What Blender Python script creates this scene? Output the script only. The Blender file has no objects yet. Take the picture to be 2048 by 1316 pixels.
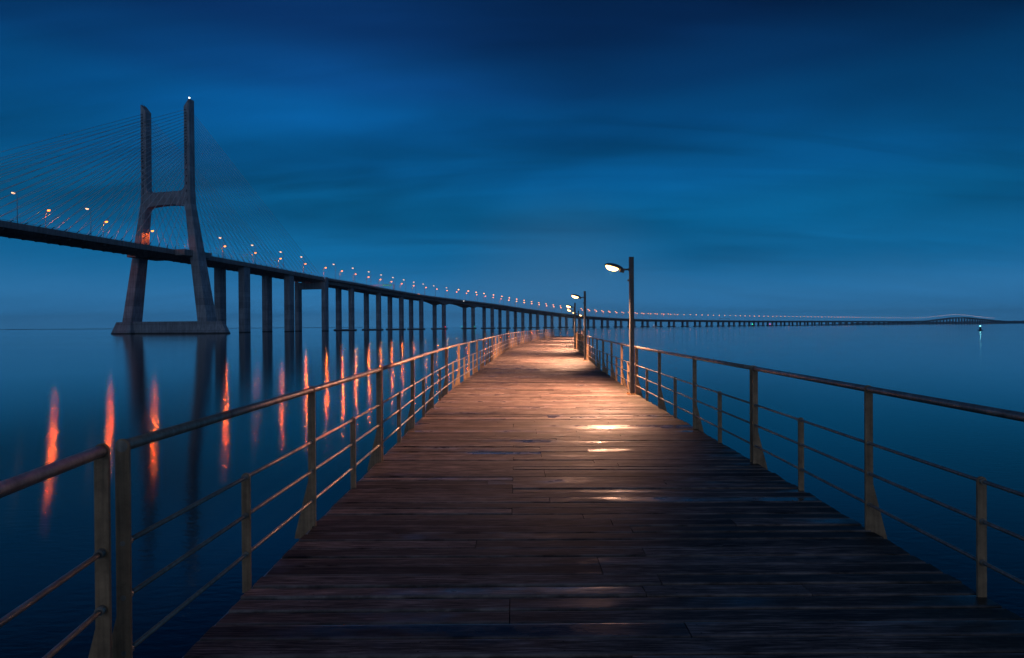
import bpy, bmesh, math, random
from mathutils import Vector, Matrix
random.seed(7)
R = math.radians
PI = math.pi
S = bpy.context.scene
C = S.collection
WATER_Z = -2.25

# ------------------------------------------------------------------ helpers
class MB:
    """collects shapes and links them as ONE mesh object"""
    def __init__(self):
        self.v, self.f, self.m, self.uv = [], [], [], {}
        self.smooth = []
    def face(self, idx, mat=0, smooth=False):
        self.f.append(tuple(idx)); self.m.append(mat); self.smooth.append(smooth)
    def add(self, pts):
        n = len(self.v); self.v.extend(Vector(p) for p in pts); return n
    def box(self, c, ax, ay, az, mat=0):
        """c centre, ax/ay/az half-extent vectors"""
        c, ax, ay, az = map(Vector, (c, ax, ay, az))
        n = self.add([c + ax*i + ay*j + az*k for i in (-1, 1) for j in (-1, 1) for k in (-1, 1)])
        for q in ((0,1,3,2),(4,6,7,5),(0,4,5,1),(2,3,7,6),(0,2,6,4),(1,5,7,3)):
            self.face([n+i for i in q], mat)
    def loft(self, rings, mat=0, cap=True, smooth=False, closed=True):
        k = len(rings[0]); base = [self.add(r) for r in rings]
        for a, b in zip(base[:-1], base[1:]):
            for i in range(k if closed else k-1):
                j = (i+1) % k
                self.face((a+i, a+j, b+j, b+i), mat, smooth)
        if cap:
            self.face([base[0]+i for i in range(k)][::-1], mat)
            self.face([base[-1]+i for i in range(k)], mat)
    def tube(self, pts, r, n=8, mat=0, cap=True):
        pts = [Vector(p) for p in pts]; rings = []
        for i, p in enumerate(pts):
            d = (pts[min(i+1, len(pts)-1)] - pts[max(i-1, 0)]).normalized()
            up = Vector((0, 0, 1)) if abs(d.z) < .95 else Vector((0, 1, 0))
            a = d.cross(up).normalized(); b = a.cross(d).normalized()
            rr = r[i] if isinstance(r, (list, tuple)) else r
            rings.append([p + (a*math.cos(2*PI*k/n) + b*math.sin(2*PI*k/n))*rr for k in range(n)])
        self.loft(rings, mat, cap, True)
    def prism(self, poly, o, ex, ey, ez, h0, h1, mat=0):
        """polygon in the ex/ey plane pushed along ez from h0 to h1"""
        o, ex, ey, ez = map(Vector, (o, ex, ey, ez))
        self.loft([[o + ex*x + ey*y + ez*h for x, y in poly] for h in (h0, h1)], mat)
    def build(self, name, mats, parent=None, origin=(0, 0, 0), fix=True):
        o = Vector(origin)
        me = bpy.data.meshes.new(name)
        me.from_pydata([v - o for v in self.v], [], self.f)
        for m in (mats if isinstance(mats, (list, tuple)) else [mats]): me.materials.append(m)
        me.polygons.foreach_set('material_index', self.m)
        me.polygons.foreach_set('use_smooth', self.smooth)
        if fix:
            bm = bmesh.new(); bm.from_mesh(me)
            bmesh.ops.recalc_face_normals(bm, faces=bm.faces); bm.to_mesh(me); bm.free()
        me.update()
        ob = bpy.data.objects.new(name, me); C.objects.link(ob)
        if parent: ob.parent = parent
        else: ob.location = o
        return ob

def tag(o, label=None, cat=None, group=None, kind=None):
    if label: o['label'] = label
    if cat: o['category'] = cat
    if group: o['group'] = group
    if kind: o['kind'] = kind
    return o
def empty(name, loc=(0, 0, 0), rz=0.):
    o = bpy.data.objects.new(name, None); C.objects.link(o)
    o.location = loc; o.rotation_euler = (0, 0, rz); o.empty_display_size = .3
    return o
ONES = ['', 'first','second','third','fourth','fifth','sixth','seventh','eighth','ninth','tenth','eleventh','twelfth',
        'thirteenth','fourteenth','fifteenth','sixteenth','seventeenth','eighteenth','nineteenth']
TENS = ['', '', 'twent','thirt','fort','fift','sixt','sevent','eight','ninet']
def ordinal(n):
    if n >= 100:
        r = n % 100
        h = ['', 'one hundred', 'two hundred', 'three hundred'][n//100]
        return h + ('th' if r == 0 else ' and ' + ordinal(r))
    if n < 20: return ONES[n]
    return TENS[n//10] + ('ieth' if n % 10 == 0 else 'y-' + ONES[n % 10])

# ------------------------------------------------------------------ materials
def new_mat(name):
    m = bpy.data.materials.new(name); m.use_nodes = True
    nt = m.node_tree; b = nt.nodes['Principled BSDF']
    return m, nt, b
def N(nt, t, **kw):
    n = nt.nodes.new(t)
    for k, v in kw.items():
        if k in n.inputs: n.inputs[k].default_value = v
        else: setattr(n, k, v)
    return n
def ramp(nt, fac, stops, interp='LINEAR'):
    r = N(nt, 'ShaderNodeValToRGB'); cr = r.color_ramp; cr.interpolation = interp
    while len(cr.elements) < len(stops): cr.elements.new(.5)
    for e, (p, c) in zip(cr.elements, stops):
        e.position = p; e.color = (c, c, c, 1) if not isinstance(c, tuple) else (*c, 1)
    if fac is not None: nt.links.new(fac, r.inputs['Fac'])
    return r
def math_(nt, op, a, b=None, c=None, clamp=False):
    n = N(nt, 'ShaderNodeMath', operation=op); n.use_clamp = clamp
    for i, x in enumerate((a, b, c)):
        if x is None: continue
        if isinstance(x, (int, float)): n.inputs[i].default_value = x
        else: nt.links.new(x, n.inputs[i])
    return n.outputs[0]
def mixc(nt, fac, a, b, mode='MIX'):
    n = N(nt, 'ShaderNodeMix', data_type='RGBA', blend_type=mode)
    for i, x in ((0, fac), (6, a), (7, b)):
        if isinstance(x, (int, float)): n.inputs[i].default_value = x
        elif isinstance(x, tuple): n.inputs[i].default_value = (*x, 1)
        else: nt.links.new(x, n.inputs[i])
    return n.outputs[2]

def concrete(name, base, panel=True, low_band=True):
    m, nt, b = new_mat(name); L = nt.links.new
    geo = N(nt, 'ShaderNodeNewGeometry'); sep = N(nt, 'ShaderNodeSeparateXYZ'); L(geo.outputs['Position'], sep.inputs[0])
    n1 = N(nt, 'ShaderNodeTexNoise', Scale=.16, Detail=6., Roughness=.65); L(geo.outputs['Position'], n1.inputs['Vector'])
    mp = N(nt, 'ShaderNodeMapping'); mp.inputs['Scale'].default_value = (.9, .9, .06); L(geo.outputs['Position'], mp.inputs[0])
    n2 = N(nt, 'ShaderNodeTexNoise', Scale=1., Detail=5., Roughness=.7); L(mp.outputs[0], n2.inputs['Vector'])
    r1 = ramp(nt, n1.outputs['Fac'], [(.3, .75), (.7, 1.15)])
    r2 = ramp(nt, n2.outputs['Fac'], [(.35, .62), (.65, 1.12)])
    col = mixc(nt, 1., r1.outputs[0], r2.outputs[0], 'MULTIPLY')
    col = mixc(nt, 1., col, base, 'MULTIPLY')
    if panel:
        fz = math_(nt, 'FRACT', math_(nt, 'DIVIDE', sep.outputs[2], 4.2))
        line = math_(nt, 'LESS_THAN', fz, .035)
        col = mixc(nt, math_(nt, 'MULTIPLY', line, .45), col, (.02, .02, .02))
        cell = math_(nt, 'FLOOR', math_(nt, 'DIVIDE', sep.outputs[2], 4.2))
        wn = N(nt, 'ShaderNodeTexWhiteNoise', noise_dimensions='1D'); L(cell, wn.inputs['W'])
        rr = ramp(nt, wn.outputs['Value'], [(0, .82), (1, 1.12)])
        col = mixc(nt, 1., col, rr.outputs[0], 'MULTIPLY')
    if low_band:   # algae and wet concrete left by the tide
        nz = math_(nt, 'ADD', sep.outputs[2], math_(nt, 'MULTIPLY', n1.outputs['Fac'], .5))
        wet = math_(nt, 'LESS_THAN', nz, WATER_Z + 1.25)
        col = mixc(nt, math_(nt, 'MULTIPLY', wet, .9), col, (.008, .009, .009))
    L(col, b.inputs['Base Color']); b.inputs['Roughness'].default_value = .85
    bp = N(nt, 'ShaderNodeBump', Strength=.3, Distance=.05); L(n2.outputs['Fac'], bp.inputs['Height']); L(bp.outputs[0], b.inputs['Normal'])
    return m
M_TOWER = concrete('tower_concrete', (.31, .35, .39))
M_PIER = concrete('pier_concrete', (.29, .33, .37))
M_DECK = concrete('deck_concrete', (.25, .25, .25), panel=False, low_band=False)
M_ROAD = concrete('asphalt', (.06, .06, .06), panel=False, low_band=False)

def steel(name, base, rough=.5, metal=0., dirt=.5, scale=9.):
    m, nt, b = new_mat(name); L = nt.links.new
    tc = N(nt, 'ShaderNodeNewGeometry')
    n1 = N(nt, 'ShaderNodeTexNoise', Scale=scale, Detail=7., Roughness=.7); L(tc.outputs['Position'], n1.inputs['Vector'])
    n2 = N(nt, 'ShaderNodeTexNoise', Scale=scale*14, Detail=3., Roughness=.6); L(tc.outputs['Position'], n2.inputs['Vector'])
    r = ramp(nt, n1.outputs['Fac'], [(.35, 1.-dirt*.6), (.62, 1.1)])
    col = mixc(nt, 1., r.outputs[0], base, 'MULTIPLY')
    mpz = N(nt, 'ShaderNodeMapping'); mpz.inputs['Scale'].default_value = (60., 60., 3.); L(tc.outputs['Position'], mpz.inputs[0])
    nz = N(nt, 'ShaderNodeTexNoise', Scale=1., Detail=4.); L(mpz.outputs[0], nz.inputs['Vector'])
    col = mixc(nt, 1., col, ramp(nt, nz.outputs['Fac'], [(.35, 1.-dirt*.45), (.65, 1.12)]).outputs[0], 'MULTIPLY')
    rust = ramp(nt, n1.outputs['Fac'], [(.63, 0.), (.72, .7)])
    col = mixc(nt, rust.outputs[0], col, (base[0]*.75, base[1]*.5, base[2]*.35))
    L(col, b.inputs['Base Color'])
    b.inputs['Metallic'].default_value = metal
    rr = ramp(nt, n1.outputs['Fac'], [(.3, rough+.12), (.7, rough-.1)])
    L(rr.outputs[0], b.inputs['Roughness'])
    bp = N(nt, 'ShaderNodeBump', Strength=.25, Distance=.002); L(n2.outputs['Fac'], bp.inputs['Height']); L(bp.outputs[0], b.inputs['Normal'])
    return m
M_RAIL = steel('weathered_galvanised_tube', (.33, .285, .225), .42, .5)
M_PLATE = steel('weathered_painted_plate', (.36, .225, .12), .6, .05, .6)
M_POLE = steel('grey_painted_post', (.075, .08, .078), .6, 0., .3, 4.)
M_RUST = steel('rusty_plate', (.3, .14, .04), .8, .1, .8, 20.)
M_CABLE = steel('cable_sheath', (.6, .6, .61), .5, 0., .1, 1.)
M_DARK = steel('dark_metal', (.03, .03, .035), .5, .2, .2, 2.)
M_GREY = steel('galvanised_pole', (.3, .3, .3), .5, .3, .2, 1.)
M_EDGE = steel('edge_beam_paint', (.3, .33, .36), .5, .1, .6, 5.)

def emit(name, col, strength):
    m = bpy.data.materials.new(name); m.use_nodes = True; nt = m.node_tree; nt.nodes.clear()
    o = N(nt, 'ShaderNodeOutputMaterial'); e = N(nt, 'ShaderNodeEmission')
    e.inputs['Color'].default_value = (*col, 1); e.inputs['Strength'].default_value = strength
    nt.links.new(e.outputs[0], o.inputs[0]); return m
E_SODIUM = emit('sodium_lamp_light', (1., .19, .018), 6.5)
E_SODIUM_BACK = emit('sodium_lamp_light_turned_away', (1., .5, .28), 2.5)
E_SODIUM_FAR = emit('sodium_lamp_light_distant', (1., .27, .05), 9.)
E_FAR = emit('far_lamp_light', (1., .5, .25), 4.)
E_WARM = emit('boardwalk_lamp_light', (1., .5, .15), 14.)
E_RED = emit('red_signal_light', (1., .03, .06), 4.)
E_GREEN = emit('green_signal_light', (.02, 1., .45), 2.)
E_WHITE = emit('white_beacon_light', (1., .95, .9), 4.)
E_CYAN = emit('cyan_buoy_light', (.25, .95, 1.), 9.)
E_SIGN = emit('orange_sign_light', (1., .25, .03), 2.2)

def wood():
    m, nt, b = new_mat('weathered_deck_planks'); L = nt.links.new
    uv = N(nt, 'ShaderNodeUVMap'); uv.uv_map = 'board'
    sep = N(nt, 'ShaderNodeSeparateXYZ'); L(uv.outputs[0], sep.inputs[0])   # x = metres along board, y = metres across
    geo = N(nt, 'ShaderNodeNewGeometry'); isl = geo.outputs['Random Per Island']
    off = N(nt, 'ShaderNodeCombineXYZ'); L(math_(nt, 'MULTIPLY', isl, 37.), off.inputs[0]); L(math_(nt, 'MULTIPLY', isl, 91.), off.inputs[2])
    add = N(nt, 'ShaderNodeVectorMath', operation='ADD'); L(uv.outputs[0], add.inputs[0]); L(off.outputs[0], add.inputs[1])
    mp = N(nt, 'ShaderNodeMapping'); mp.inputs['Scale'].default_value = (1.6, 34., 1.); L(add.outputs[0], mp.inputs[0])
    g1 = N(nt, 'ShaderNodeTexNoise', Scale=3., Detail=8., Roughness=.68, Distortion=.35); L(mp.outputs[0], g1.inputs['Vector'])
    mp2 = N(nt, 'ShaderNodeMapping'); mp2.inputs['Scale'].default_value = (2.2, 9., 1.); L(add.outputs[0], mp2.inputs[0])
    g2 = N(nt, 'ShaderNodeTexNoise', Scale=1.3, Detail=6., Roughness=.6); L(mp2.outputs[0], g2.inputs['Vector'])
    g3 = N(nt, 'ShaderNodeTexNoise', Scale=.55, Detail=4., Roughness=.55); L(geo.outputs['Position'], g3.inputs['Vector'])
    c = ramp(nt, g1.outputs['Fac'], [(.34, (.010, .0072, .0066)), (.5, (.082, .058, .051)), (.66, (.25, .19, .168))])
    col = mixc(nt, 1., c.outputs[0], ramp(nt, g2.outputs['Fac'], [(.32, .42), (.68, 1.5)]).outputs[0], 'MULTIPLY')
    col = mixc(nt, 1., col, ramp(nt, isl, [(0, .36), (.5, .92), (1, 1.6)]).outputs[0], 'MULTIPLY')
    # moss and dirt lying along the right-hand plank ends (a stain of its own shape)
    att = N(nt, 'ShaderNodeAttribute', attribute_name='edge_distance')
    e = math_(nt, 'ADD', att.outputs['Fac'], math_(nt, 'MULTIPLY', math_(nt, 'SUBTRACT', g3.outputs['Fac'], .5), 1.3))
    moss = ramp(nt, e, [(.0, 1.), (.55, .0)])
    n4 = N(nt, 'ShaderNodeTexNoise', Scale=26., Detail=5., Roughness=.75); L(geo.outputs['Position'], n4.inputs['Vector'])
    mossc = ramp(nt, n4.outputs['Fac'], [(.35, (.012, .012, .009)), (.6, (.035, .034, .022)), (.75, (.16, .15, .11))])
    col = mixc(nt, math_(nt, 'MULTIPLY', moss.outputs[0], .85), col, mossc.outputs[0])
    # worn, bleached arrises along both edges of every board
    av = math_(nt, 'ABSOLUTE', math_(nt, 'SUBTRACT', sep.outputs[1], .07))
    wear = math_(nt, 'MULTIPLY', ramp(nt, math_(nt, 'MULTIPLY', av, 10.), [(.46, 0.), (.60, 1.), (.655, 1.), (.69, 0.)]).outputs[0], ramp(nt, g2.outputs['Fac'], [(.35, 0.), (.62, .75)]).outputs[0])
    col = mixc(nt, wear, col, (.26, .215, .19))
    # screws: two dots at every joist line
    du = math_(nt, 'SUBTRACT', math_(nt, 'FRACT', math_(nt, 'DIVIDE', sep.outputs[0], .71)), .5)
    du = math_(nt, 'MULTIPLY', du, .71)
    dv = math_(nt, 'SUBTRACT', math_(nt, 'ABSOLUTE', math_(nt, 'SUBTRACT', sep.outputs[1], .07)), .04)
    d2 = math_(nt, 'ADD', math_(nt, 'MULTIPLY', du, du), math_(nt, 'MULTIPLY', dv, dv))
    dot = math_(nt, 'LESS_THAN', d2, .0045**2)
    col = mixc(nt, math_(nt, 'MULTIPLY', dot, .85), col, (.006, .005, .005))
    L(col, b.inputs['Base Color'])
    # damp boards are glossier; some hold a film of water in worn hollows
    wetn = N(nt, 'ShaderNodeTexNoise', Scale=1., Detail=4., Roughness=.6); mp3 = N(nt, 'ShaderNodeMapping'); mp3.inputs['Scale'].default_value = (.9, 2.2, 1.)
    L(geo.outputs['Position'], mp3.inputs[0]); L(mp3.outputs[0], wetn.inputs['Vector'])
    isl2 = math_(nt, 'FRACT', math_(nt, 'MULTIPLY', isl, 17.13))
    soak = ramp(nt, math_(nt, 'ADD', math_(nt, 'MULTIPLY', isl2, .34), math_(nt, 'MULTIPLY', wetn.outputs['Fac'], 1.15)), [(.82, 0.), (1.06, 1.)])
    rg = math_(nt, 'ADD', math_(nt, 'MULTIPLY', g1.outputs['Fac'], .3), .5)
    rough = N(nt, 'ShaderNodeMix', data_type='FLOAT'); L(soak.outputs[0], rough.inputs[0]); L(rg, rough.inputs[2]); rough.inputs[3].default_value = .22
    L(rough.outputs[0], b.inputs['Roughness'])
    sl = N(nt, 'ShaderNodeMix', data_type='FLOAT'); L(soak.outputs[0], sl.inputs[0]); sl.inputs[2].default_value = .2; sl.inputs[3].default_value = .45; L(sl.outputs[0], b.inputs['Specular IOR Level'])
    hh = math_(nt, 'ADD', math_(nt, 'MULTIPLY', g1.outputs['Fac'], .5), math_(nt, 'MULTIPLY', g2.outputs['Fac'], .6))
    bp = N(nt, 'ShaderNodeBump', Distance=.004); L(hh, bp.inputs['Height']); L(bp.outputs[0], b.inputs['Normal'])
    st = N(nt, 'ShaderNodeMix', data_type='FLOAT'); L(soak.outputs[0], st.inputs[0]); st.inputs[2].default_value = .8; st.inputs[3].default_value = .12
    L(st.outputs[0], bp.inputs['Strength'])
    return m
M_WOOD = wood()
m_, nt_, b_ = new_mat('dark_timber'); b_.inputs['Base Color'].default_value = (.03, .024, .02, 1); b_.inputs['Roughness'].default_value = .8; M_TIMBER = m_

def water_mat():
    m, nt, b = new_mat('calm_water'); L = nt.links.new
    geo = N(nt, 'ShaderNodeNewGeometry')
    mp = N(nt, 'ShaderNodeMapping'); mp.inputs['Scale'].default_value = (.35, 1., 1.); L(geo.outputs['Position'], mp.inputs[0])
    n1 = N(nt, 'ShaderNodeTexNoise', Scale=9., Detail=3., Roughness=.6); L(mp.outputs[0], n1.inputs['Vector'])
    n2 = N(nt, 'ShaderNodeTexNoise', Scale=1.1, Detail=2.); L(mp.outputs[0], n2.inputs['Vector'])
    mp3 = N(nt, 'ShaderNodeMapping'); mp3.inputs['Scale'].default_value = (.0012, .018, 1.); L(geo.outputs['Position'], mp3.inputs[0])
    n3 = N(nt, 'ShaderNodeTexNoise', Scale=1., Detail=4., Roughness=.6); L(mp3.outputs[0], n3.inputs['Vector'])
    nt.nodes.remove(b); out = nt.nodes['Material Output']
    hh = math_(nt, 'ADD', math_(nt, 'MULTIPLY', n1.outputs['Fac'], .024), math_(nt, 'MULTIPLY', n2.outputs['Fac'], .006))
    bp = N(nt, 'ShaderNodeBump', Strength=.15, Distance=1.); L(hh, bp.inputs['Height'])
    fr = N(nt, 'ShaderNodeFresnel', IOR=1.333); L(bp.outputs[0], fr.inputs['Normal'])
    deep = N(nt, 'ShaderNodeBsdfDiffuse'); deep.inputs['Color'].default_value = (.0012, .006, .016, 1)
    gl = N(nt, 'ShaderNodeBsdfGlossy', distribution='BECKMANN'); gl.inputs['Color'].default_value = (1, 1, 1, 1); gl.inputs['Anisotropy'].default_value = .45; tg = N(nt, 'ShaderNodeCombineXYZ'); tg.inputs[0].default_value = .92; tg.inputs[1].default_value = .39; L(tg.outputs[0], gl.inputs['Tangent']); L(bp.outputs[0], gl.inputs['Normal'])
    r = ramp(nt, n3.outputs['Fac'], [(.3, .082), (.7, .115)]); L(r.outputs[0], gl.inputs['Roughness'])
    mx = N(nt, 'ShaderNodeMixShader'); L(fr.outputs[0], mx.inputs[0]); L(deep.outputs[0], mx.inputs[1]); L(gl.outputs[0], mx.inputs[2]); L(mx.outputs[0], out.inputs[0])
    return m
M_WATER = water_mat()

# ------------------------------------------------------------------ camera
cam = bpy.data.cameras.new('camera'); cam_o = bpy.data.objects.new('camera', cam); C.objects.link(cam_o)
cam.lens = 20.; cam.sensor_width = 36.; cam.clip_start = .05; cam.clip_end = 40000.
cam_o.location = (0, 0, 1.57)
cam_o.rotation_euler = (Matrix.Rotation(R(90-.28), 3, 'X') @ Matrix.Rotation(R(-.36), 3, 'Z')).to_euler()
S.camera = cam_o

# ------------------------------------------------------------------ world: overcast blue hour
def build_world():
    w = bpy.data.worlds.new('World'); S.world = w; w.use_nodes = True
    nt = w.node_tree; L = nt.links.new; bg = nt.nodes['Background']
    sky = N(nt, 'ShaderNodeTexSky', sky_type='NISHITA'); sky.sun_disc = False
    sky.sun_elevation = R(-3.); sky.sun_rotation = R(205.); sky.air_density = 1.6; sky.ozone_density = 3.
    tc = N(nt, 'ShaderNodeTexCoord'); nrm = N(nt, 'ShaderNodeVectorMath', operation='NORMALIZE'); L(tc.outputs['Generated'], nrm.inputs[0])
    sp = N(nt, 'ShaderNodeSeparateXYZ'); L(nrm.outputs[0], sp.inputs[0])
    # cloud-sheet coordinates: direction projected on a flat layer overhead
    zz = math_(nt, 'ADD', math_(nt, 'ABSOLUTE', sp.outputs[2]), .16)
    px = math_(nt, 'DIVIDE', sp.outputs[0], zz); py = math_(nt, 'DIVIDE', sp.outputs[1], zz)
    cv = N(nt, 'ShaderNodeCombineXYZ'); L(px, cv.inputs[0]); L(py, cv.inputs[1])
    mp = N(nt, 'ShaderNodeMapping'); mp.inputs['Rotation'].default_value = (0, 0, R(40)); mp.inputs['Scale'].default_value = (.42, 1.05, 1.)
    mp.inputs['Location'].default_value = (3.1, 1.7, 0.)
    L(cv.outputs[0], mp.inputs[0])
    n1 = N(nt, 'ShaderNodeTexNoise', Scale=.8, Detail=4., Roughness=.5, Distortion=.6); L(mp.outputs[0], n1.inputs['Vector'])
    el = math_(nt, 'ABSOLUTE', sp.outputs[2])
    el = math_(nt, 'ADD', el, math_(nt, 'MULTIPLY', math_(nt, 'SUBTRACT', n1.outputs['Fac'], .5), .07))
    def lin(r, g, b): return tuple((x/255/12.92 if x/255 <= .04045 else ((x/255+.055)/1.055)**2.4) for x in (r, g, b))
    base = ramp(nt, el, [(0., lin(62, 138, 196)), (.035, lin(50, 124, 180)), (.12, lin(14, 100, 152)), (.185, lin(5, 80, 124)), (.27, lin(4, 72, 120)),
                         (.34, lin(4, 68, 119)), (.39, lin(5, 54, 102)), (.46, lin(5, 38, 80)), (.75, lin(4, 24, 56)), (1., lin(4, 22, 50))], 'EASE')
    cl = ramp(nt, n1.outputs['Fac'], [(.3, .5), (.5, 1.), (.72, 1.6)], 'EASE')
    mq = N(nt, 'ShaderNodeMapping'); mq.inputs['Rotation'].default_value = (0, 0, R(52)); mq.inputs['Scale'].default_value = (.5, 2.6, 1.); L(cv.outputs[0], mq.inputs[0])
    n5 = N(nt, 'ShaderNodeTexNoise', Scale=.9, Detail=5., Roughness=.55, Distortion=.8); L(mq.outputs[0], n5.inputs['Vector'])
    cl2 = ramp(nt, n5.outputs['Fac'], [(.3, .78), (.5, 1.), (.7, 1.2)], 'EASE')
    clm = mixc(nt, 1., cl.outputs[0], cl2.outputs[0], 'MULTIPLY')
    amp = ramp(nt, el, [(0., .15), (.08, .3), (.2, 1.), (1., 1.)])
    f = mixc(nt, amp.outputs[0], (1., 1., 1.), clm)
    col = mixc(nt, 1., base.outputs[0], f, 'MULTIPLY')
    # paler break in the cloud to the left, and an unseen fill glow added behind the viewer
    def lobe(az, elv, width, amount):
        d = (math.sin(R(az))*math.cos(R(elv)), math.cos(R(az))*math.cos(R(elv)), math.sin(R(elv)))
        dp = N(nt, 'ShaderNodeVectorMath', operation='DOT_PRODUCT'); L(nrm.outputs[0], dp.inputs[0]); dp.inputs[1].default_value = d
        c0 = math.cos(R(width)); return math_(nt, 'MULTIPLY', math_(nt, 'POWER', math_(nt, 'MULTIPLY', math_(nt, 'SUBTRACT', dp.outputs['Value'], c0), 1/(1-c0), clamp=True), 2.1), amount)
    g = math_(nt, 'ADD', 1., math_(nt, 'MULTIPLY', lobe(-17, 22, 24, 1.), math_(nt, 'MULTIPLY', n1.outputs['Fac'], .9)))
    g = math_(nt, 'SUBTRACT', g, lobe(6, 33, 22, .15)); g = math_(nt, 'SUBTRACT', g, lobe(42, 28, 22, .4))
    gc = N(nt, 'ShaderNodeCombineXYZ'); [L(g, gc.inputs[q]) for q in range(3)]
    col = mixc(nt, 1., col, gc.outputs[0], 'MULTIPLY')
    col = mixc(nt, lobe(5, 0, 15, .55), col, lin(64, 118, 162))
    rear_fill = math_(nt, 'ADD', lobe(185, 0, 70, 1.), 0.)  # out-of-view sky brightening added to light piers, tower and posts facing the camera
    col = mixc(nt, rear_fill, col, (.38, .47, .66))
    skc = mixc(nt, 1., sky.outputs[0], (.01, .02, .05), 'MULTIPLY')
    col = mixc(nt, 1., col, skc, 'ADD')
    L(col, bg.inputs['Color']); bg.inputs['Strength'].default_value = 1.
build_world()
sun = bpy.data.lights.new('dusk_sky_light', 'SUN'); sun.energy = .02; sun.angle = R(40.); sun.color = (.75, .85, 1.)
sun_o = bpy.data.objects.new('dusk_sky_light', sun); C.objects.link(sun_o); sun_o.rotation_euler = (R(50), 0, R(-25))

# ------------------------------------------------------------------ water and far land
w = MB(); rad = 16000.
n = w.add([(0, 0, WATER_Z)] + [(rad*math.cos(a*PI/32), rad*math.sin(a*PI/32), WATER_Z) for a in range(64)])
for a in range(64): w.face((n, n+1+a, n+1+(a+1) % 64))
tag(w.build('water', M_WATER, fix=False), kind='structure')

m_, nt_, b_ = new_mat('distant_land'); b_.inputs['Base Color'].default_value = (.03, .035, .03, 1); b_.inputs['Roughness'].default_value = .9; M_LAND = m_
def land(name, az0, az1, dist, hfun, depth=900., step=.25):
    mb = MB(); rings = []
    a = az0
    while a <= az1:
        d = Vector((math.sin(R(a)), math.cos(R(a)), 0)); h = hfun((a-az0)/(az1-az0))*(.75+.5*random.random())
        rings.append([d*dist + Vector((0, 0, WATER_Z-.4)), d*(dist+120) + Vector((0, 0, WATER_Z+h*.75)),
                      d*(dist+depth*.5) + Vector((0, 0, WATER_Z+h)), d*(dist+depth) + Vector((0, 0, WATER_Z-.4))])
        a += step
    mb.loft(rings); return tag(mb.build(name, M_LAND), kind='structure')
land('far_shore', 27, 62, 6800., lambda t: 24*min(1, t*5))
land('low_hills', -52, -8, 7600., lambda t: 5*min(1, (1-t)*4))

hz_m = bpy.data.materials.new('sea_haze'); hz_m.use_nodes = True; nt_ = hz_m.node_tree; nt_.nodes.remove(nt_.nodes['Principled BSDF'])
pv = N(nt_, 'ShaderNodeVolumePrincipled'); pv.inputs['Color'].default_value = (.5, .85, 1., 1); pv.inputs['Density'].default_value = 8.5e-5
nt_.links.new(pv.outputs[0], nt_.nodes['Material Output'].inputs['Volume'])
mb = MB(); mb.box((0, 0, 98.), (8600, 0, 0), (0, 8600, 0), (0, 0, 103.)); tag(mb.build('haze', hz_m), kind='stuff')

# ------------------------------------------------------------------ boardwalk
LP = [(-1.53,-4),(-1.53,3),(-1.52,6.6),(-1.5,12.9),(-1.33,17),(-1.05,22.5),(-.65,31.2),(.1,42.6),(1.3,53.8),(3.3,67.6),(6.35,85.4)]
RP = [(2.59,-4),(2.655,3),(2.715,6.5),(2.785,12.7),(2.95,16.6),(3.2,21.8),(3.8,30.2),(4.62,41.2),(6.0,52),(8.35,66.3),(10.9,84.3)]
def catmull(P, t):
    i = min(int(t), len(P)-2); f = t-i
    g = lambda k: Vector(P[max(0, min(len(P)-1, k))])
    p0, p1, p2, p3 = g(i-1), g(i), g(i+1), g(i+2)
    return .5*((2*p1) + (p2-p0)*f + (2*p0-5*p1+4*p2-p3)*f*f + (3*p1-p0-3*p2+p3)*f**3)
class Curve2:
    """edge line resampled by arc length"""
    def __init__(self, P, n=1400):
        self.t = [i*(len(P)-1)/n for i in range(n+1)]
        self.p = [catmull(P, t) for t in self.t]; self.s = [0.]
        for a, b in zip(self.p[:-1], self.p[1:]): self.s.append(self.s[-1] + (b-a).length)
        self.len = self.s[-1]
    def idx(self, s):
        lo, hi = 0, len(self.s)-1
        while hi-lo > 1:
            m = (lo+hi)//2
            if self.s[m] <= s: lo = m
            else: hi = m
        return lo, (s-self.s[lo])/max(1e-9, self.s[hi]-self.s[lo])
    def at(self, s):
        s = max(0, min(self.len, s)); i, f = self.idx(s)
        return self.p[i].lerp(self.p[i+1], f)
    def tan(self, s):
        return (self.at(s+.3) - self.at(s-.3)).normalized()
    def s_at_y(self, y):
        return min(range(len(self.p)), key=lambda i: abs(self.p[i].y-y)) and self.s[min(range(len(self.p)), key=lambda i: abs(self.p[i].y-y))]
EL, ER = Curve2(LP), Curve2(RP)

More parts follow.
